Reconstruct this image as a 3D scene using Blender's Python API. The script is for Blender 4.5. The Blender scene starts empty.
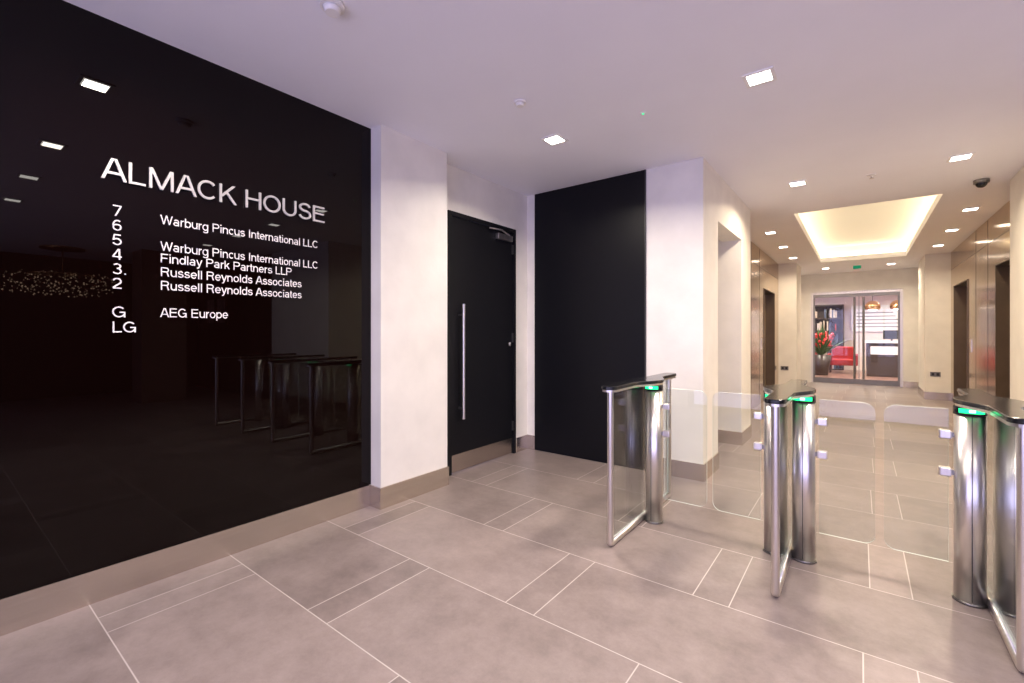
import bpy, bmesh, math, random
from mathutils import Vector, Matrix
random.seed(4)
S = bpy.context.scene
C = S.collection
S.view_settings.view_transform = 'Standard'
S.view_settings.look = 'None'
S.view_settings.exposure = 0.08
CEIL = 2.84

# ------------------------------------------------------------------ materials
def pmat(name, col, rough=0.5, metal=0.0, spec=0.5, emis=None, estr=0.0, noise=0.0, nscale=6.0, bump=0.0, bscale=40.0, stretch=(1,1,1), coat=0.0):
    m = bpy.data.materials.new(name); m.use_nodes = True
    nt = m.node_tree; b = nt.nodes['Principled BSDF']
    b.inputs['Base Color'].default_value = (*col, 1)
    b.inputs['Roughness'].default_value = rough
    b.inputs['Metallic'].default_value = metal
    b.inputs['Specular IOR Level'].default_value = spec
    b.inputs['Coat Weight'].default_value = coat
    if emis:
        b.inputs['Emission Color'].default_value = (*emis, 1)
        b.inputs['Emission Strength'].default_value = estr
    if noise or bump:
        tc = nt.nodes.new('ShaderNodeTexCoord'); mp = nt.nodes.new('ShaderNodeMapping')
        mp.inputs['Scale'].default_value = stretch
        nt.links.new(tc.outputs['Object'], mp.inputs['Vector'])
        if noise:
            n = nt.nodes.new('ShaderNodeTexNoise'); n.inputs['Scale'].default_value = nscale; n.inputs['Detail'].default_value = 5
            nt.links.new(mp.outputs[0], n.inputs['Vector'])
            r = nt.nodes.new('ShaderNodeMapRange')
            r.inputs['From Min'].default_value = .3; r.inputs['From Max'].default_value = .7
            r.inputs['To Min'].default_value = 1-noise; r.inputs['To Max'].default_value = 1+noise*.4
            nt.links.new(n.outputs['Fac'], r.inputs['Value'])
            mx = nt.nodes.new('ShaderNodeVectorMath'); mx.operation = 'SCALE'
            mx.inputs[0].default_value = col
            nt.links.new(r.outputs[0], mx.inputs['Scale'])
            nt.links.new(mx.outputs[0], b.inputs['Base Color'])
        if bump:
            n2 = nt.nodes.new('ShaderNodeTexNoise'); n2.inputs['Scale'].default_value = bscale; n2.inputs['Detail'].default_value = 3
            nt.links.new(mp.outputs[0], n2.inputs['Vector'])
            bp = nt.nodes.new('ShaderNodeBump'); bp.inputs['Strength'].default_value = bump; bp.inputs['Distance'].default_value = .01
            nt.links.new(n2.outputs['Fac'], bp.inputs['Height']); nt.links.new(bp.outputs[0], b.inputs['Normal'])
    return m

def emat(name, col, s):
    m = bpy.data.materials.new(name); m.use_nodes = True
    nt = m.node_tree; nt.nodes.clear()
    e = nt.nodes.new('ShaderNodeEmission'); o = nt.nodes.new('ShaderNodeOutputMaterial')
    e.inputs[0].default_value = (*col, 1); e.inputs[1].default_value = s
    nt.links.new(e.outputs[0], o.inputs[0]); return m

def glassmat(name, tint=(.945,.965,.955), f0=.035):
    # thin clear sheet glass: Schlick reflectance, identical for both faces of the pane
    m = bpy.data.materials.new(name); m.use_nodes = True
    nt = m.node_tree; nt.nodes.clear(); L = nt.links
    o = nt.nodes.new('ShaderNodeOutputMaterial'); mx = nt.nodes.new('ShaderNodeMixShader')
    t = nt.nodes.new('ShaderNodeBsdfTransparent'); g = nt.nodes.new('ShaderNodeBsdfGlossy')
    t.inputs[0].default_value = (*tint, 1); g.inputs['Roughness'].default_value = .0
    ge = nt.nodes.new('ShaderNodeNewGeometry'); d = nt.nodes.new('ShaderNodeVectorMath'); d.operation = 'DOT_PRODUCT'
    L.new(ge.outputs['Normal'], d.inputs[0]); L.new(ge.outputs['Incoming'], d.inputs[1])
    def mth(op, a, b=None):
        n = nt.nodes.new('ShaderNodeMath'); n.operation = op
        for i, v in enumerate((a, b)):
            if v is None: continue
            if isinstance(v, (int, float)): n.inputs[i].default_value = v
            else: L.new(v, n.inputs[i])
        return n.outputs[0]
    c = mth('ABSOLUTE', d.outputs['Value'])
    F = mth('ADD', mth('MULTIPLY', mth('POWER', mth('SUBTRACT', 1.0, c), 5.0), 1-f0), f0)
    L.new(F, mx.inputs[0]); L.new(t.outputs[0], mx.inputs[1]); L.new(g.outputs[0], mx.inputs[2])
    L.new(mx.outputs[0], o.inputs[0]); return m

M_wall = pmat('plaster_white', (.77,.735,.685), .55, noise=.07, nscale=4, bump=.12, bscale=22)
M_ceil = pmat('ceiling_paint', (.88,.875,.925), .7, noise=.02, nscale=2)
M_glassblk = pmat('black_back_painted_glass', (.0030,.0008,.0006), .015, spec=.24)
M_blk = pmat('black_satin_laminate', (.004,.004,.006), .40, spec=.2, noise=.1, nscale=30)
M_blkdoor = pmat('black_door_paint', (.006,.006,.008), .42, spec=.22)
M_steel = pmat('brushed_steel', (.76,.72,.69), .30, 1.0, noise=.12, nscale=40, stretch=(1,1,.04))
M_skirt = pmat('brushed_steel_skirting', (.66,.59,.53), .27, 1.0, noise=.07, nscale=80, stretch=(.03,.03,1))
M_dsteel = pmat('dark_steel', (.25,.24,.23), .35, 1.0, noise=.1)
M_gold = pmat('bronze_steel_cladding', (.50,.36,.21), .15, 1.0, noise=.15, nscale=5, stretch=(1,.4,1))
M_lift = pmat('lift_door_steel', (.42,.31,.20), .40, .75, noise=.1, nscale=20, stretch=(1,1,.05))
M_reveal = pmat('lift_reveal_dark_bronze', (.16,.12,.085), .35, .8, noise=.1)
M_letter = pmat('sign_letter_steel', (.72,.70,.68), .38, .5, noise=.05)
M_letters = pmat('sign_vinyl_white', (.80,.78,.76), .5, noise=.02)
M_diff = emat('downlight_diffuser', (1,.95,.88), 16)
M_trim = pmat('white_powder_coat', (.85,.83,.80), .4, noise=.02)
M_glass = glassmat('clear_glass')
M_edge = pmat('glass_edge', (.80,.88,.84), .2, noise=.05)
M_green = emat('green_led', (.02,1,.30), 2.2)
M_greenw = emat('green_led_core', (.45,1,.65), 5)
M_capblk = pmat('black_gloss_cap', (.010,.010,.012), .15, spec=.35, noise=.1)
M_cove = emat('cove_strip', (1,.84,.55), 8)
M_covetop = pmat('cove_glow_paint', (.85,.80,.70), .6, emis=(1,.85,.58), estr=.38, noise=.02)  # warm emission put into the coffer paint, adding to the strips' glow
M_dark = pmat('dark_brown_panelling', (.05,.03,.022), .4, noise=.2, nscale=3)
M_rubber = pmat('black_plastic', (.02,.02,.02), .4, noise=.1)
M_wood = pmat('warm_wood_floor', (.30,.16,.12), .3, noise=.3, nscale=5, stretch=(1,.2,1))
M_cream = pmat('cream_lobby_paint', (.80,.68,.60), .5, noise=.03)
M_colr = pmat('brown_stone_column', (.20,.13,.10), .4, noise=.2)
M_pgold = pmat('pendant_brass', (.80,.50,.22), .2, 1.0, noise=.05)
M_leaf = pmat('leaf_green', (.03,.12,.025), .4, noise=.3, nscale=15)
M_red = pmat('red_petals', (.65,.02,.02), .4, noise=.2, nscale=20)
M_green_sign = emat('exit_sign_green', (.02,.30,.14), .8)
M_redfab = pmat('red_upholstery', (.42,.02,.02), .7, noise=.15, nscale=40)

def floor_mat():
    m = bpy.data.materials.new('porcelain_floor_tiles'); m.use_nodes = True
    nt = m.node_tree; N = nt.nodes; L = nt.links; b = N['Principled BSDF']
    def mth(op, a, bb=None, clamp=False):
        n = N.new('ShaderNodeMath'); n.operation = op; n.use_clamp = clamp
        for i, v in enumerate((a, bb)):
            if v is None: continue
            if isinstance(v, (int, float)): n.inputs[i].default_value = v
            else: L.new(v, n.inputs[i])
        return n.outputs[0]
    tc = N.new('ShaderNodeTexCoord'); sp = N.new('ShaderNodeSeparateXYZ'); L.new(tc.outputs['Object'], sp.inputs[0])
    x, y = sp.outputs[0], sp.outputs[1]
    H = .6125; P = 1.37; W = .165
    yy = mth('DIVIDE', mth('SUBTRACT', y, .5), H)
    row = mth('FLOOR', yy); fy = mth('MULTIPLY', mth('SUBTRACT', yy, row), H)
    xs = mth('SUBTRACT', mth('ADD', x, 2.76), mth('MULTIPLY', row, .70))
    xd = mth('DIVIDE', xs, P); ci = mth('FLOOR', xd)
    fx = mth('MULTIPLY', mth('SUBTRACT', xd, ci), P)
    d1 = mth('MINIMUM', fx, mth('ABSOLUTE', mth('SUBTRACT', fx, W)))
    d1 = mth('MINIMUM', d1, mth('SUBTRACT', P, fx))
    d2 = mth('MINIMUM', fy, mth('SUBTRACT', H, fy))
    d = mth('MINIMUM', d1, d2)
    mr = N.new('ShaderNodeMapRange'); L.new(d, mr.inputs['Value'])
    mr.inputs['From Min'].default_value = .0012; mr.inputs['From Max'].default_value = .0035
    mr.inputs['To Min'].default_value = 1; mr.inputs['To Max'].default_value = 0
    idc = N.new('ShaderNodeCombineXYZ')
    L.new(mth('ADD', mth('MULTIPLY', ci, 2.0), mth('GREATER_THAN', fx, W)), idc.inputs[0]); L.new(row, idc.inputs[1])
    wn = N.new('ShaderNodeTexWhiteNoise'); wn.noise_dimensions = '2D'; L.new(idc.outputs[0], wn.inputs['Vector'])
    n1 = N.new('ShaderNodeTexNoise'); n1.inputs['Scale'].default_value = 3.5; n1.inputs['Detail'].default_value = 12; n1.inputs['Roughness'].default_value = .8
    L.new(tc.outputs['Object'], n1.inputs['Vector'])
    fac = mth('ADD', mth('MULTIPLY', wn.outputs['Value'], .16), mth('MULTIPLY', n1.outputs['Fac'], .84))
    cr = N.new('ShaderNodeValToRGB'); L.new(fac, cr.inputs[0])
    cr.color_ramp.elements[0].position = .32; cr.color_ramp.elements[0].color = (.140,.110,.104,1)
    cr.color_ramp.elements[1].position = .70; cr.color_ramp.elements[1].color = (.295,.238,.225,1)
    mx = N.new('ShaderNodeMix'); mx.data_type = 'RGBA'
    L.new(mr.outputs[0], mx.inputs[0]); L.new(cr.outputs[0], mx.inputs[6]); mx.inputs[7].default_value = (.48,.425,.405,1)
    L.new(mx.outputs[2], b.inputs['Base Color'])
    rr = mth('ADD', mth('MULTIPLY', n1.outputs['Fac'], .25), .28)
    L.new(rr, b.inputs['Roughness'])
    bp = N.new('ShaderNodeBump'); bp.inputs['Strength'].default_value = .3; bp.inputs['Distance'].default_value = .002; bp.invert = True
    L.new(mr.outputs[0], bp.inputs['Height']); L.new(bp.outputs[0], b.inputs['Normal'])
    return m
M_floor = floor_mat()

# ------------------------------------------------------------------ helpers
def group(name, loc=(0,0,0)):
    e = bpy.data.objects.new(name, None); e.location = loc; e.empty_display_size = .1
    C.objects.link(e); return e
def addmesh(name, bm, mat, parent=None, smooth=False):
    me = bpy.data.meshes.new(name); bm.normal_update(); bm.to_mesh(me); bm.free()
    mats = mat if isinstance(mat, (list, tuple)) else [mat]
    for k in mats: me.materials.append(k)
    if smooth:
        for p in me.polygons: p.use_smooth = True
    o = bpy.data.objects.new(name, me); C.objects.link(o)
    if parent:
        o.parent = parent
        o.location = -Vector(parent.location)
    return o
def bmbox(bm, b, mi=0):
    x0,x1,y0,y1,z0,z1 = b
    v = [bm.verts.new(p) for p in ((x0,y0,z0),(x1,y0,z0),(x1,y1,z0),(x0,y1,z0),(x0,y0,z1),(x1,y0,z1),(x1,y1,z1),(x0,y1,z1))]
    fs = []
    for f in ((0,3,2,1),(4,5,6,7),(0,1,5,4),(1,2,6,5),(2,3,7,6),(3,0,4,7)):
        fc = bm.faces.new([v[i] for i in f]); fc.material_index = mi; fs.append(fc)
    return fs
def boxes(name, bs, mat, parent=None, bev=0.0):
    bm = bmesh.new()
    for b in bs: bmbox(bm, b)
    o = addmesh(name, bm, mat, parent)
    if bev:
        md = o.modifiers.new('bevel', 'BEVEL'); md.width = bev; md.segments = 2; md.limit_method = 'ANGLE'
    return o
def box(name, b, mat, parent=None, bev=0.0): return boxes(name, [b], mat, parent, bev)
def cyl(name, x, y, z0, z1, r, mat, parent=None, seg=40, r2=None):
    bm = bmesh.new()
    bmesh.ops.create_cone(bm, cap_ends=True, segments=seg, radius1=r, radius2=r if r2 is None else r2, depth=z1-z0)
    bmesh.ops.translate(bm, verts=bm.verts, vec=(x, y, (z0+z1)/2))
    o = addmesh(name, bm, mat, parent)
    for p in o.data.polygons: p.use_smooth = len(p.vertices) == 4
    return o
def tube(name, pts, r, mat, parent=None, res=6):
    cu = bpy.data.curves.new(name, 'CURVE'); cu.dimensions = '3D'; cu.bevel_depth = r; cu.bevel_resolution = res; cu.use_fill_caps = True
    s = cu.splines.new('POLY'); s.points.add(len(pts)-1)
    for i, p in enumerate(pts): s.points[i].co = (*p, 1)
    cu.materials.append(mat)
    o = bpy.data.objects.new(name, cu); C.objects.link(o)
    for sp in cu.splines: sp.use_smooth = True
    if parent: o.parent = parent; o.location = -Vector(parent.location)
    return o
def extrude_poly(name, pts, z0, z1, mat, parent=None, bev=0):
    bm = bmesh.new()
    a = [bm.verts.new((p[0], p[1], z0)) for p in pts]; b = [bm.verts.new((p[0], p[1], z1)) for p in pts]
    n = len(pts)
    bm.faces.new(list(reversed(a))); bm.faces.new(b)
    for i in range(n): bm.faces.new((a[i], a[(i+1)%n], b[(i+1)%n], b[i]))
    o = addmesh(name, bm, mat, parent)
    if bev:
        md = o.modifiers.new('bevel', 'BEVEL'); md.width = bev; md.segments = 3; md.limit_method = 'ANGLE'; md.angle_limit = math.radians(50)
    return o

# ------------------------------------------------------------------ room shell
box('floor', (-3.3, 7.2, -2.2, 14.45, -.1, 0), M_floor)
HX0,HX1,HY0,HY1 = -.68,.73,6.9,12.0
boxes('ceiling', [(-3.3,7.2,-2.2,HY0,CEIL,CEIL+.1),(-3.3,HX0,HY0,HY1,CEIL,CEIL+.1),(HX1,7.2,HY0,HY1,CEIL,CEIL+.1),(-3.3,7.2,HY1,14.45,CEIL,CEIL+.1)], M_ceil)
g = group('ceiling_light_coffer', (0,9.4,CEIL))
T = 3.16
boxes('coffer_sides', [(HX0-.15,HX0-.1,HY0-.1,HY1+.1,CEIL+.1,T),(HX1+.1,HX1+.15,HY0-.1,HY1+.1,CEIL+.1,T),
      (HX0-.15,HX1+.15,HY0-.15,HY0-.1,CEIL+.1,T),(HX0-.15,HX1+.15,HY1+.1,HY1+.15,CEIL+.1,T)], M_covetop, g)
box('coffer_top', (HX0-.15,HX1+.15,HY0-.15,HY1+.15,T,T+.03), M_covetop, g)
boxes('led_strip', [(HX0-.09,HX0-.05,HY0,HY1,CEIL+.105,CEIL+.125),(HX1+.05,HX1+.09,HY0,HY1,CEIL+.105,CEIL+.125),
      (HX0,HX1,HY0-.09,HY0-.05,CEIL+.105,CEIL+.125),(HX0,HX1,HY1+.05,HY1+.09,CEIL+.105,CEIL+.125)], M_cove, g)

DY0,DY1,DH = 2.93,3.95,2.42
boxes('wall_left', [(-3.2,-2.98,-2.0,DY0,0,CEIL),(-3.2,-2.98,DY1,4.18,0,CEIL),(-3.2,-2.98,DY0,DY1,DH,CEIL)], M_wall)
box('black_glass_wall_panel', (-2.98,-2.93,-2.0,2.08,.16,CEIL), M_glassblk)
box('baseboard_left', (-2.98,-2.925,-2.0,2.067,0,.157), M_skirt)
box('pillar_left', (-2.98,-2.81,2.08,2.757,0,CEIL), M_wall)
boxes('baseboard_pillar', [(-2.93,-2.81,2.068,2.08,0,.157),(-2.81,-2.798,2.068,2.77,0,.157),(-2.98,-2.81,2.757,2.77,0,.157)], M_skirt)
boxes('baseboard_recess', [(-2.98,-2.968,3.97,4.18,0,.157),(-2.968,-2.87,4.168,4.18,0,.157)], M_skirt)
OY0,OY1,OH = 4.70,5.80,2.38
boxes('wall_back', [(-3.2,-1.09,4.18,OY0,0,CEIL),(-1.3,-1.09,OY0,OY1,OH,CEIL),(-2.4,-1.09,OY1,6.35,0,CEIL),(-2.6,-2.4,OY0,6.35,0,CEIL)], M_wall)
boxes('baseboard_back', [(-1.60,-1.09,4.168,4.18,0,.15),(-1.09,-1.078,4.168,OY0,0,.15),(-2.4,-1.09,OY1-.012,OY1,0,.15),(-1.09,-1.078,OY1-.012,6.35,0,.15)], M_skirt)
boxes('black_wall_panel', [(-2.87,-1.613,4.165,4.18,.004,CEIL-.002)], M_blk, bev=.002)
box('trim_panel_edge', (-1.612,-1.602,4.16,4.18,0,CEIL-.002), M_rubber)

def lift_wall(name, xface, side, y0, y1, lifts):
    s = side
    def bx(a, b, c, d, z0, z1):
        xa, xb = sorted((xface+s*a, xface+s*b)); return (xa, xb, c, d, z0, z1)
    bl = []; cur = y0
    for (a, b, h) in lifts:
        bl.append(bx(0,.25,cur,a,0,CEIL)); bl.append(bx(0,.25,a,b,h,CEIL)); cur = b
    bl.append(bx(0,.25,cur,y1,0,CEIL))
    boxes('wall_'+name, bl, M_gold)
    jb = []
    yy = y0+.55
    while yy < y1-.1:
        if not any(a-.08 < yy < b+.08 for a,b,h in lifts): jb.append(bx(-.002,.001,yy,yy+.006,.1,CEIL-.01))
        yy += .8
    jb.append(bx(-.002,.001,y0,y1,2.5,2.506))
    boxes('trim_joint_'+name, jb, M_rubber)
    for (a, b, h) in lifts:
        gg = group('lift_door', ((xface+s*.1), (a+b)/2, 0))
        mid = (a+b)/2
        boxes('leaf', [bx(.16,.19,a+.02,mid-.003,0.01,h-.02), bx(.16,.19,mid+.003,b-.02,0.01,h-.02)], M_lift, gg)
        boxes('reveal_lining', [bx(-.012,.16,a+.001,a+.02,.009,h-.021), bx(-.012,.16,b-.02,b-.001,.009,h-.021), bx(-.012,.16,a+.001,b-.001,h-.02,h-.001)], M_reveal, gg)
        box('sill', bx(0,.16,a+.002,b-.002,0,.008), M_steel, gg)
        box('call_button_plate', bx(-.008,-.0005,a-.30,a-.20,1.0,1.2), M_steel, gg)
lift_wall('left_lifts', -1.45, -1, 6.35, 11.7, [(7.2,8.3,2.15),(9.75,11.1,2.15)])
lift_wall('right_lifts', 1.38, 1, 6.69, 12.0, [(7.35,8.35,2.17),(10.25,11.6,2.17)])
box('pillar_corridor_left', (-1.7,-1.10,11.7,12.6,0,CEIL), M_wall)
box('wall_corridor_left', (-1.7,-1.45,12.6,14.3,0,CEIL), M_wall)
box('pillar_corridor_right', (1.01,1.63,12.0,13.2,0,CEIL), M_wall)
box('wall_corridor_right', (1.38,1.63,13.2,14.3,0,CEIL), M_wall)
boxes('baseboard_corridor', [(-1.45,-1.10,11.688,11.7,0,.15),(-1.10,-1.088,11.688,12.6,0,.15),(1.01,1.38,11.988,12.0,0,.15),(.998,1.01,11.988,13.2,0,.15),(.82,1.38,14.288,14.3,0,.15)], M_skirt)
box('pillar_right', (1.2,3.2,4.18,6.69,0,CEIL), M_wall)
boxes('baseboard_right', [(1.2,3.2,4.168,4.18,0,.15),(1.188,1.2,4.168,6.69,0,.15)], M_skirt)
EX0,EX1,EH = -1.03,.815,2.36
boxes('wall_end', [(-1.7,EX0,14.3,14.45,0,CEIL),(EX1,1.63,14.3,14.45,0,CEIL),(EX0,EX1,14.3,14.45,EH,CEIL)], M_wall)
box('wall_front_right', (3.2,7.0,4.18,4.38,0,CEIL), M_dark)
box('wall_right', (7.0,7.2,-2.0,4.38,0,CEIL), M_dark)
box('column_right', (4.6,5.2,2.5,3.2,0,CEIL), M_colr)
boxes('wall_entrance', [(-3.2,-2.4,-2.2,-2.0,0,CEIL),(6.2,7.2,-2.2,-2.0,0,CEIL),(-2.4,6.2,-2.2,-2.0,2.65,CEIL)], M_wall)
g = group('window_1', (1.9,-2.1,0))
boxes('mullions', [(x-.03,x+.03,-2.14,-2.06,0,2.64) for x in (-2.36,-.7,1.0,2.7,4.4,6.16)], M_dsteel, g)
boxes('rails', [(-2.33,6.13,-2.13,-2.07,2.58,2.64),(-2.33,6.13,-2.13,-2.07,0.001,.05)], M_dsteel, g)
box('glazing', (-2.34,6.14,-2.105,-2.095,.05,2.58), M_glass, g)

# ------------------------------------------------------------------ black door
g = group('door_1', (-2.97,3.44,0))
boxes('frame', [(-3.06,-2.965,DY0+.001,DY0+.04,0,DH-.04),(-3.06,-2.965,DY1-.04,DY1-.001,0,DH-.04),(-3.06,-2.965,DY0+.001,DY1-.001,DH-.04,DH-.001)], M_blkdoor, g)
box('leaf', (-3.04,-2.985,DY0+.043,DY1-.043,.008,DH-.043), M_blkdoor, g, .002)
box('kick_plate', (-2.985,-2.982,DY0+.05,DY1-.05,.01,.17), M_skirt, g)
hy = 3.085
tube('pull_handle', [(-2.925,hy,.50),(-2.925,hy,1.57)], .015, M_steel, g)
tube('handle_fixing_1', [(-2.985,hy,.60),(-2.925,hy,.60)], .009, M_steel, g)
tube('handle_fixing_2', [(-2.985,hy,1.47),(-2.925,hy,1.47)], .009, M_steel, g)
box('closer_body', (-2.985,-2.94,3.62,3.86,2.27,2.33), M_steel, g, .004)
tube('closer_arm', [(-2.955,3.82,2.335),(-2.90,3.62,2.35),(-2.96,3.50,2.36)], .008, M_steel, g)
cyl('lock_cylinder', -2.9835, 3.86, 1.16, 1.20, .012, M_steel, g)
boxes('hinges', [(-2.986,-2.97,DY1-.05,DY1-.035,z,z+.1) for z in (.25,1.2,2.15)], M_dsteel, g)

# ------------------------------------------------------------------ signage: monoline grotesque lettering built as mesh
q = .058; XH = .73
def arc(cx, cy, rx, ry, a0, a1, n=16):
    return [(cx+rx*math.cos(math.radians(a0+(a1-a0)*i/n)), cy+ry*math.sin(math.radians(a0+(a1-a0)*i/n))) for i in range(n+1)]
def D(x0,y0,x1,y1): return ('d',x0,y0,x1,y1)
def Hh(x0,x1,y): return ('h',x0,x1,y)
def Pp(*pts): return ('p', list(pts))
el = lambda cx,cy,rx,ry: Pp(*arc(cx,cy,rx,ry,0,360,28))
GL = {
 ' ':(.386,[]), '.':(.386,[D(.19,0,.19,.12)]), ',':(.386,[D(.19,0,.19,.12)]),
 'A':(.926,[D(.06,0,.42,1),D(.866,0,.506,1),Hh(.20,.73,.32)]),
 'L':(.772,[D(.13,0,.13,1),Hh(.13,.72,q)]),
 'M':(1.157,[D(.14,0,.14,1),D(1.017,0,1.017,1),D(.578,0,.17,1),D(.578,0,.987,1)]),
 'C':(1.0,[Pp(*arc(.51,.5,.41,.5-q,42,318,26))]),
 'K':(.926,[D(.13,0,.13,1),D(.17,.34,.78,1),D(.86,0,.40,.62)]),
 'H':(1.0,[D(.14,0,.14,1),D(.86,0,.86,1),Hh(.14,.86,.53)]),
 'O':(1.08,[el(.54,.5,.44,.5-q)]),
 'U':(1.0,[Pp((.14,1),*arc(.5,.38,.36,.38-q,180,360),(.86,1))]),
 'S':(.926,[Pp(*arc(.463,.735,.31,.207,12,262,18),*arc(.463,.292,.34,.234,82,-168,18))]),
 'E':(.926,[D(.13,0,.13,1),Hh(.13,.84,q),Hh(.13,.79,.53),Hh(.13,.83,1-q)]),
 'W':(1.31,[D(.36,0,.07,1),D(.36,0,.655,1),D(.95,0,.655,1),D(.95,0,1.24,1)]),
 'P':(.926,[D(.13,0,.13,1),Pp((.13,1-q),(.54,1-q),*arc(.56,.715,.25,.227,90,-90),(.13,.488))]),
 'R':(1.0,[D(.13,0,.13,1),Pp((.13,1-q),(.56,1-q),*arc(.58,.725,.25,.217,90,-90),(.13,.508)),D(.84,0,.70,.46)]),
 'I':(.386,[D(.193,0,.193,1)]),
 'F':(.85,[D(.12,0,.12,1),Hh(.12,.80,1-q),Hh(.12,.72,.50)]),
 'G':(1.08,[Pp(*arc(.52,.5,.42,.5-q,42,335,26)),Hh(.56,.97,.47),D(.92,0,.92,.47)]),
 '7':(.772,[Hh(.08,.71,1-q),D(.26,0,.66,.92)]),
 '6':(.772,[el(.386,.315,.27,.257),Pp(*arc(.42,.47,.304,.472,190,55))]),
 '5':(.772,[Hh(.15,.65,1-q),D(.12,.46,.19,.94),Pp(*arc(.37,.325,.29,.267,140,-155))]),
 '4':(.772,[D(.55,0,.55,1),Hh(.05,.73,.27),D(.09,.27,.50,1)]),
 '3':(.772,[Pp(*arc(.38,.735,.24,.207,155,-90)),Pp(*arc(.38,.292,.28,.234,90,-155))]),
 '2':(.772,[Pp(*arc(.386,.68,.27,.262,165,-35),(.11,.09)),Hh(.07,.71,q)]),
 'a':(.772,[D(.60,0,.60,.50),Pp(*arc(.37,.50,.23,.172,0,160)),el(.35,.22,.25,.162)]),
 'b':(.772,[D(.12,0,.12,1),el(.40,.365,.28,.307)]),
 'd':(.772,[D(.65,0,.65,1),el(.37,.365,.28,.307)]),
 'p':(.772,[D(.12,-.28,.12,XH),el(.40,.365,.28,.307)]),
 'g':(.772,[D(.65,-.1,.65,XH),el(.37,.365,.28,.307),Pp(*arc(.38,-.08,.27,.16,0,-155))]),
 'o':(.772,[el(.386,.365,.28,.307)]),
 'e':(.772,[Pp(*arc(.386,.365,.28,.307,0,320,22)),Hh(.10,.72,.37)]),
 'c':(.694,[Pp(*arc(.37,.365,.27,.307,45,315,20))]),
 'n':(.772,[D(.12,0,.12,XH),Pp(*arc(.38,.42,.26,.252,180,0),(.64,0))]),
 'u':(.772,[D(.64,0,.64,XH),Pp((.12,XH),*arc(.38,.31,.26,.252,180,360))]),
 'i':(.308,[D(.154,0,.154,XH),D(.154,.88,.154,1)]),
 'l':(.308,[D(.154,0,.154,1)]),
 'k':(.694,[D(.11,0,.11,1),D(.14,.24,.56,XH),D(.62,0,.32,.44)]),
 'r':(.4625,[D(.12,0,.12,XH),Pp(*arc(.40,.40,.28,.272,180,88))]),
 's':(.694,[Pp(*arc(.347,.5225,.22,.15,12,262),*arc(.347,.2175,.25,.16,82,-168))]),
 't':(.386,[Pp((.17,.93),(.17,.2),(.20,.09),(.27,q),(.36,q)),Hh(.03,.35,XH-q)]),
 'y':(.694,[D(.34,.05,.07,XH),Pp((.64,XH),(.34,-.05),(.28,-.18),(.20,-.22),(.10,-.22))]),
}
sg = group('building_directory_sign', (-2.93,1.1,1.7))
def prism(bm, pts, xb, xf):
    a = [bm.verts.new((xf, p[0], p[1])) for p in pts]; b = [bm.verts.new((xb, p[0], p[1])) for p in pts]; n = len(pts)
    ar = sum(pts[i][0]*pts[(i+1)%n][1]-pts[(i+1)%n][0]*pts[i][1] for i in range(n))
    if ar < 0: a.reverse(); b.reverse()
    bm.faces.new(a); bm.faces.new(list(reversed(b)))
    for i in range(n): bm.faces.new((a[(i+1)%n], a[i], b[i], b[(i+1)%n]))
def text(s, y, z, cap, mat, width=None, thick=.003, nm='text', gap=.0005, wt=.115):
    adv = sum(GL[c][0] for c in s); k = cap; ku = k if not width else width/adv
    bm = bmesh.new(); cx = 0; hw = wt/2
    xb = -2.93+gap
    T2 = lambda u, v: (y+(cx+u)*ku, z+v*k)
    for c in s:
        a, st = GL[c]
        for j, e in enumerate(st):
            xf = -2.93+gap+thick+j*.00012      # strokes never share one plane
            if e[0] == 'h':
                prism(bm, [T2(e[1],e[3]-hw*.95),T2(e[2],e[3]-hw*.95),T2(e[2],e[3]+hw*.95),T2(e[1],e[3]+hw*.95)], xb, xf)
            elif e[0] == 'd':
                _, x0,y0,x1,y1 = e; w2 = hw*math.hypot(x1-x0,y1-y0)/abs(y1-y0)
                if w2 > hw*1.02: w2 = min(w2, hw*1.35)
                prism(bm, [T2(x0-w2,y0),T2(x0+w2,y0),T2(x1+w2,y1),T2(x1-w2,y1)], xb, xf)
            else:
                pts = e[1]; n = len(pts); L_, R_ = [], []
                closed = math.hypot(pts[0][0]-pts[-1][0], pts[0][1]-pts[-1][1]) < 1e-5
                for i in range(n):
                    p0 = pts[i-1] if i else (pts[-2] if closed else pts[0]); p1 = pts[i+1] if i < n-1 else (pts[1] if closed else pts[-1])
                    dx, dy = p1[0]-p0[0], p1[1]-p0[1]; l = math.hypot(dx,dy) or 1
                    nx, ny = -dy/l, dx/l
                    L_.append((pts[i][0]+nx*hw, pts[i][1]+ny*hw)); R_.append((pts[i][0]-nx*hw, pts[i][1]-ny*hw))
                for i in range(n-1):
                    prism(bm, [T2(*L_[i]),T2(*L_[i+1]),T2(*R_[i+1]),T2(*R_[i])], xb, xf)
        cx += a
    addmesh(nm, bm, mat, sg)
text('ALMACK HOUSE', .54, 2.052, .106, M_letter, 1.165, .010, 'title_letters', .008, .118)
R = {'7':1.880,'6':1.808,'5':1.736,'4':1.664,'3.':1.592,'2':1.520,'G':1.378,'LG':1.303}
for k, z in R.items(): text(k, .582, z, .054, M_letters, None, .003, 'floor_number_'+k.replace('.',''), wt=.12)
rows = [('Warburg Pincus International LLC',1.876,.880),('Warburg Pincus International LLC',1.736,.880),('Findlay Park Partners LLP',1.672,.70),
        ('Russell Reynolds Associates',1.600,.765),('Russell Reynolds Associates',1.528,.765),('AEG Europe',1.384,.325)]
for i, (s, z, w) in enumerate(rows): text(s, .778, z, .048, M_letters, w, .003, 'tenant_name_%d' % (i+1), wt=.12)

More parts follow.
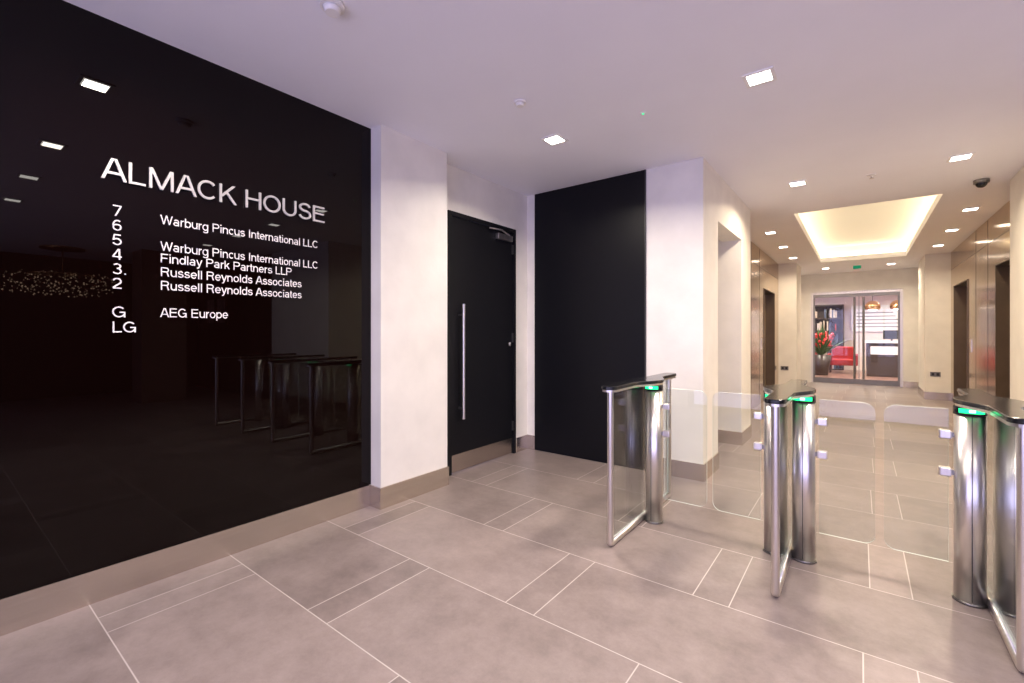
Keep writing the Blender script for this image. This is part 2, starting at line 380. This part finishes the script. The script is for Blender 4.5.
# ------------------------------------------------------------------ downlights
def downlight(x, y, power, col=(1,.88,.74)):
    g = group('recessed_downlight', (x, y, CEIL))
    a, b = .082, .062; z0, z1 = CEIL-.008, CEIL-.0005
    boxes('trim_frame', [(x-a,x+a,y-a,y-b,z0,z1),(x-a,x+a,y+b,y+a,z0,z1),(x-a,x-b,y-b,y+b,z0,z1),(x+b,x+a,y-b,y+b,z0,z1)], M_trim, g)
    box('diffuser', (x-b,x+b,y-b,y+b,CEIL-.004,CEIL-.001), M_diff, g)
    L = bpy.data.lights.new('lamp', 'AREA'); L.shape = 'SQUARE'; L.size = .11; L.energy = power; L.color = col; L.spread = math.radians(150)
    o = bpy.data.objects.new('lamp', L); C.objects.link(o); o.parent = g; o.location = (0,0,-.012)
for x in (-1.93,-.48,.75): downlight(x, 3.08, 29)
for x in (1.98,3.2): downlight(x, 3.08, 14)
for x in (-2.1,-.62,.65): downlight(x, .67, 26)
downlight(1.92, .67, 14)
WC = (1,.83,.60)
for x, y in ((-.51,5.5),(.70,5.55)): downlight(x, y, 32, WC)
for y in (7.95,9.4,10.9):
    downlight(-1.09, y, 18, WC); downlight(1.09, y, 18, WC)
for x in (-.65,.55): downlight(x, 13.15, 20, WC)

# ceiling devices
g = group('ceiling_smoke_detector', (-1.96,1.18,CEIL))
cyl('base', -1.96,1.18,CEIL-.02,CEIL,.055,M_trim,g); cyl('head', -1.96,1.18,CEIL-.045,CEIL-.02,.032,M_trim,g,r2=.042)
g = group('ceiling_smoke_detector', (-1.80,2.44,CEIL))
cyl('base', -1.80,2.44,CEIL-.012,CEIL,.04,M_trim,g); cyl('head', -1.80,2.44,CEIL-.03,CEIL-.012,.022,M_trim,g,r2=.03)
g = group('ceiling_emergency_led', (-1.206,3.087,CEIL))
cyl('bezel', -1.206,3.087,CEIL-.006,CEIL,.02,M_trim,g); cyl('led', -1.206,3.087,CEIL-.009,CEIL-.006,.007,M_green,g)
g = group('ceiling_sprinkler_head', (.09,5.65,CEIL))
cyl('rose', .09,5.65,CEIL-.01,CEIL,.035,M_trim,g); cyl('deflector', .09,5.65,CEIL-.035,CEIL-.03,.02,M_steel,g); cyl('stem', .09,5.65,CEIL-.03,CEIL-.01,.007,M_steel,g)
g = group('ceiling_dome_camera', (.97,6.5,CEIL))
cyl('housing', .97,6.5,CEIL-.035,CEIL,.06,M_dsteel,g)
bm = bmesh.new(); bmesh.ops.create_uvsphere(bm, u_segments=24, v_segments=12, radius=.045); bmesh.ops.translate(bm, verts=bm.verts, vec=(.97,6.5,CEIL-.035)); addmesh('dome', bm, M_capblk, g, True)
g = group('ceiling_exit_sign', (-.05,12.6,2.7))
box('plate', (-.12,.02,12.59,12.61,2.72,2.79), M_green_sign, g); boxes('hangers', [(-.11,-.105,12.598,12.602,2.79,CEIL),(.005,.01,12.598,12.602,2.79,CEIL)], M_steel, g)

for (x, y, z) in ((-1.33,11.70,.52),(1.16,12.0,.50)):
    g = group('wall_socket', (x,y,z))
    box('plate', (x-.075,x+.075,y-.012,y,z-.045,z+.045), M_dsteel, g, .003)
    boxes('outlets', [(x-.055,x-.015,y-.015,y-.012,z-.025,z+.025),(x+.015,x+.055,y-.015,y-.012,z-.025,z+.025)], M_rubber, g)

# ------------------------------------------------------------------ turnstiles
YN, YC, YF = 2.56, 3.10, 3.62
def glass_plate(name, b, parent, axis):
    bm = bmesh.new(); bmbox(bm, b)
    o = addmesh(name, bm, [M_glass, M_edge], parent)
    for p in o.data.polygons:
        if abs(p.normal[axis]) < .5: p.material_index = 1
    return o
def wing(name, x0, x1, parent, free_right):
    z0, z1, r = .17, .925, .05
    pts = []
    def corner(cx, cz, a0):
        for i in range(7):
            a = math.radians(a0+i*15); pts.append((cx+r*math.cos(a), cz+r*math.sin(a)))
    if free_right:
        pts.append((x0,z0)); corner(x1-r, z0+r, -90); corner(x1-r, z1-r, 0); pts.append((x0,z1))
    else:
        pts.append((x1,z1)); corner(x0+r, z1-r, 90); corner(x0+r, z0+r, 180); pts.append((x1,z0))
    bm = bmesh.new(); t = .006
    a = [bm.verts.new((p[0], YC-t, p[1])) for p in pts]; b = [bm.verts.new((p[0], YC+t, p[1])) for p in pts]; n = len(pts)
    bm.faces.new(a); bm.faces.new(list(reversed(b)))
    for i in range(n):
        f = bm.faces.new((a[(i+1)%n], a[i], b[i], b[(i+1)%n])); f.material_index = 1
    addmesh(name, bm, [M_glass, M_edge], parent)
def turnstile(x, cols, wings):
    g = group('speed_gate_turnstile', (x, YC, 0))
    r = .019; zb = .02; rc = .012; P = [(x,YN,.945)]
    for i in range(7):
        a = math.radians(180+15*i); P.append((x, YN+rc+rc*math.cos(a), zb+rc+rc*math.sin(a)))
    for i in range(7):
        a = math.radians(270+15*i); P.append((x, YF-rc+rc*math.cos(a), zb+rc+rc*math.sin(a)))
    P.append((x,YF,.945))
    tube('frame', P, r, M_steel, g, 8)
    glass_plate('infill_glass', (x-.004,x+.004,YN+.02,YF-.02,.045,.945), g, 0)
    pts = []
    hw = .048
    for i in range(13):
        a = math.radians(180+15*i); pts.append((x+hw*math.cos(a), YN-.01+hw*math.sin(a)))
    rgt = 1 in cols; lft = -1 in cols
    if rgt:
        for t in range(0, 17):
            u = t/16; yy = YC-.26+.52*u; pts.append((x+hw+ .084*math.sin(math.pi*u)**1.6, yy))
    for i in range(13):
        a = math.radians(15*i); pts.append((x+hw*math.cos(a), YF+.03+hw*math.sin(a)))
    if lft:
        for t in range(0, 17):
            u = t/16; yy = YC+.26-.52*u; pts.append((x-hw-.084*math.sin(math.pi*u)**1.6, yy))
    extrude_poly('cap', pts, .958, .980, M_capblk, g, .005)
    ins = [(x+(p[0]-x)*.93, YC+(p[1]-YC)*.992) for p in pts]
    extrude_poly('cap_rim', ins, .945, .9575, M_steel, g)
    for s in cols:
        c = x+s*.072
        cyl('column', c, YC, .012, .905, .058, M_steel, g)
        cyl('column_base', c, YC, 0, .012, .064, M_dsteel, g)
        cyl('column_head', c, YC, .905, .9445, .060, M_capblk, g)
        boxes('column_groove', [(c-.0015,c+.0015,YC-.0592,YC-.057,.02,.9)], M_rubber, g)
        for (nm, r1, za, zb2, a0, a1, mt) in (('status_light', .0635, .916, .938, -135, -45, M_green), ('status_icon', .0645, .921, .933, -100, -80, M_greenw)):
            bm = bmesh.new(); n = 12; lo = []; hi = []
            for i in range(n+1):
                a = math.radians(a0+(a1-a0)*i/n)
                lo.append(bm.verts.new((c+r1*math.cos(a), YC+r1*math.sin(a), za))); hi.append(bm.verts.new((c+r1*math.cos(a), YC+r1*math.sin(a), zb2)))
            for i in range(n): bm.faces.new((lo[i], lo[i+1], hi[i+1], hi[i]))
            addmesh(nm, bm, mt, g)
        for k, z in enumerate((.80,.615)):
            e0, e1 = sorted((c+s*.050, c+s*.068))
            box('hinge_arm_%d' % (k+1), (e0,e1,YC-.012,YC+.012,z-.012,z+.012), M_dsteel, g)
            e0, e1 = sorted((c+s*.066, c+s*.112))
            box('hinge_clamp_%d' % (k+1), (e0,e1,YC-.02,YC+.02,z-.022,z+.022), M_steel, g, .006)
    for s, xe in wings:
        c = x+s*.072
        if s > 0: wing('glass_wing', c+.075, xe, g, True)
        else: wing('glass_wing', xe, c-.075, g, False)
    return g
XA, XB, XC_, XD = -1.205, -.33, .495, 1.33
mAB = (XA+XB)/2; mBC = (XB+XC_)/2; mCD = (XC_+XD)/2; gp = .018
turnstile(XA, [1], [(1, mAB-gp)])
turnstile(XB, [-1,1], [(-1, mAB+gp),(1, mBC-gp)])
turnstile(XC_, [-1,1], [(-1, mBC+gp),(1, mCD-gp)])
turnstile(XD, [-1], [(-1, mCD+gp)])

# ------------------------------------------------------------------ end glazed doors
g = group('door_2', (-.1,14.37,0))
ym0, ym1 = 14.34, 14.40
boxes('frame', [(EX0+.001,EX0+.05,ym0,ym1,0.001,EH-.06),(EX1-.05,EX1-.001,ym0,ym1,0.001,EH-.06),(EX0+.001,EX1-.001,ym0,ym1,EH-.06,EH-.001)], M_steel, g)
mid = -.02
boxes('leaf_stiles', [(EX0+.05,EX1-.05,ym0+.01,ym1-.01,.01,.14),(EX0+.05,EX1-.05,ym0+.01,ym1-.01,EH-.14,EH-.061),(mid-.008,mid+.008,ym0+.015,ym1-.015,.14,EH-.14),
   (EX0+.05,EX0+.09,ym0+.012,ym1-.012,.14,EH-.14),(EX1-.09,EX1-.05,ym0+.012,ym1-.012,.14,EH-.14)], M_dsteel, g)
box('glass', (EX0+.05,EX1-.05,14.365,14.375,.14,EH-.14), M_glass, g)
for i, dx in enumerate((-.09,.09)):
    tube('pull_handle_%d' % (i+1), [(mid+dx,14.29,.15),(mid+dx,14.29,2.2)], .024, M_dsteel, g)
    for z in (.3,2.05): tube('fixing', [(mid+dx,14.29,z),(mid+dx,14.365,z)], .01, M_steel, g)

# ------------------------------------------------------------------ reception beyond
box('floor_reception', (-4,4,14.45,20.2,-.1,0), M_wood)
box('ceiling_reception', (-4,4,14.45,20.2,CEIL,CEIL+.1), M_ceil)
box('wall_reception_back', (-4,4,20,20.2,0,CEIL), M_cream)
box('wall_reception_left', (-4.2,-4,14.45,20.2,0,CEIL), M_cream)
box('wall_reception_right', (4,4.2,14.45,20.2,0,CEIL), M_cream)
g = group('bookcase', (-1.5,19.8,0))
bs = [(-2.6,-.45,19.94,19.98,0,2.3),(-2.6,-2.56,19.6,19.94,0,2.3),(-.49,-.45,19.6,19.94,0,2.3)]
for z in (0,.45,.9,1.35,1.8,2.26): bs.append((-2.56,-.49,19.6,19.94,z+.001,z+.04))
boxes('carcass', bs, M_dark, g)
bm = bmesh.new()
bmats = [pmat('book_cloth_%d' % i, c, .6, noise=.1) for i, c in enumerate(((.4,.05,.04),(.5,.4,.3),(.08,.10,.15),(.55,.48,.42)))]
for z in (.041,.491,.941,1.391,1.841):
    xx = -2.5
    while xx < -.6:
        w_ = random.uniform(.03,.07); h_ = random.uniform(.22,.36)
        if random.random() < .7: bmbox(bm, (xx,xx+w_,19.68,19.92,z,z+h_), random.randrange(4))
        xx += w_+.004
addmesh('books', bm, bmats, g)
g = group('reception_desk', (.9,17.6,0))
box('body', (.15,2.2,17.4,17.9,0,1.0), M_dark, g, .01)
box('counter_top', (.08,2.27,17.33,17.97,1.0,1.06), M_trim, g, .006)
boxes('front_panel', [(.25,2.1,17.38,17.4,.66,.9)], M_trim, g)
boxes('monitor', [(.55,.95,17.62,17.64,1.12,1.38),(.73,.77,17.63,17.65,1.06,1.14)], M_rubber, g)
for (x, y) in ((.30,17.4),(.88,17.4)):
    g = group('pendant_lamp', (x,y,2.1))
    bm = bmesh.new(); bmesh.ops.create_uvsphere(bm, u_segments=28, v_segments=14, radius=.19)
    for v in list(bm.verts):
        if v.co.z < -.08: v.co.z = -.08
    bmesh.ops.translate(bm, verts=bm.verts, vec=(x,y,2.08)); addmesh('shade', bm, M_pgold, g, True)
    cyl('cord', x,y,2.26,CEIL,.006,M_rubber,g,12); cyl('bulb', x,y,1.985,1.999,.09,M_diff,g)
g = group('potted_flowers', (-.95,17,0))
cyl('pot', -.95,17,0,.62,.17,M_dark,g,r2=.26)
bm = bmesh.new()
for i in range(110):
    a = random.uniform(0,6.28); l = random.uniform(.5,1.1); e2 = random.uniform(.6,1.5)
    d = Vector((math.cos(a)*math.cos(e2), math.sin(a)*math.cos(e2), math.sin(e2)))
    side = d.cross(Vector((0,0,1))).normalized()*.035
    b0 = Vector((-.95,17,.6))
    p = [b0, b0+d*l*.5+side, b0+d*l+Vector((0,0,-.08*l)), b0+d*l*.5-side]
    bm.faces.new([bm.verts.new(q_) for q_ in p])
addmesh('leaves', bm, M_leaf, g)
bm = bmesh.new()
for i in range(120):
    a = random.uniform(0,6.28); rr = random.uniform(0,.36)
    bmesh.ops.create_icosphere(bm, subdivisions=1, radius=random.uniform(.03,.06), matrix=Matrix.Translation((-.95+rr*math.cos(a), 17+rr*math.sin(a), random.uniform(.85,1.3))))
addmesh('blossoms', bm, M_red, g, True)
for (x, y) in ((-.45,18.4),):
    g = group('lounge_chair', (x,y,0))
    box('seat', (x-.30,x+.30,y-.3,y+.215,.25,.45), M_redfab, g, .04)
    box('back', (x-.30,x+.30,y+.22,y+.34,.25,.85), M_redfab, g, .04)
    boxes('arms', [(x-.40,x-.305,y-.3,y+.34,.25,.62),(x+.305,x+.40,y-.3,y+.34,.25,.62)], M_redfab, g, .03)
    boxes('legs', [(x+a-.02,x+a+.02,y+b-.02,y+b+.02,0,.27) for a in (-.33,.33) for b in (-.25,.27)], M_dark, g)
g = group('wall_screen', (.3,19.98,1.7))
box('bezel', (-.25,1.7,19.95,20,1.35,2.25), M_trim, g)
boxes('text_rows', [(-.1,random.uniform(.6,1.3),19.945,19.95,z,z+.03) for z in (1.5,1.62,1.74,1.86,1.98)], M_dsteel, g)
for i, (x, y) in enumerate(((-1.5,16),(0,16),(1.5,16),(-1.2,18.6),(1.2,18.6))):
    downlight(x, y, 62, (1,.90,.80))

# ------------------------------------------------------------------ things reflected in the glass panel
g = group('chandelier', (5.6,1.6,CEIL))
bm = bmesh.new()
for i in range(220):
    a = random.uniform(0,6.28); rr = .95*math.sqrt(random.random())
    bmesh.ops.create_icosphere(bm, subdivisions=1, radius=random.uniform(.005,.012), matrix=Matrix.Translation((5.6+rr*math.cos(a)*.6, 1.6+rr*math.sin(a)*.8, 2.2+random.uniform(-.22,.18))))
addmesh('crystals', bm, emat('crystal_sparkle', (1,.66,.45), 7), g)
cyl('rose', 5.6,1.6,CEIL-.03,CEIL,.3,M_pgold,g); cyl('stem', 5.6,1.6,2.36,CEIL-.03,.01,M_pgold,g,12); cyl('ring', 5.6,1.6,2.34,2.36,.45,M_pgold,g)
for x in (5.55,6.15):
    g = group('framed_poster', (x,4.17,1.8))
    box('frame', (x-.24,x+.24,4.155,4.18,1.5,2.1), M_rubber, g); box('print', (x-.21,x+.21,4.15,4.155,1.53,2.07), pmat('poster_print', (.75,.52,.45), .5, noise=.7, nscale=9), g)

# ------------------------------------------------------------------ world + portal
w = bpy.data.worlds.new('world'); S.world = w; w.use_nodes = True
bg = w.node_tree.nodes['Background']; bg.inputs[0].default_value = (.63,.57,1.0,1); bg.inputs[1].default_value = 4.2
P = bpy.data.lights.new('window_portal', 'AREA'); P.shape = 'RECTANGLE'; P.size = 8.5; P.size_y = 2.6
P.cycles.is_portal = True
o = bpy.data.objects.new('window_portal', P); C.objects.link(o); o.location = (1.9,-2.25,1.32); o.rotation_euler = (math.radians(90),0,0)

# ------------------------------------------------------------------ camera
cd = bpy.data.cameras.new('camera'); cam = bpy.data.objects.new('camera', cd); C.objects.link(cam)
cd.sensor_width = 36; cd.lens = 36*455/1024; cd.clip_start = .05
cd.shift_y = -8.5/1024
cam.location = (0,0,1.3); cam.rotation_euler = (math.radians(90),0,math.atan2(348,455))
S.camera = cam
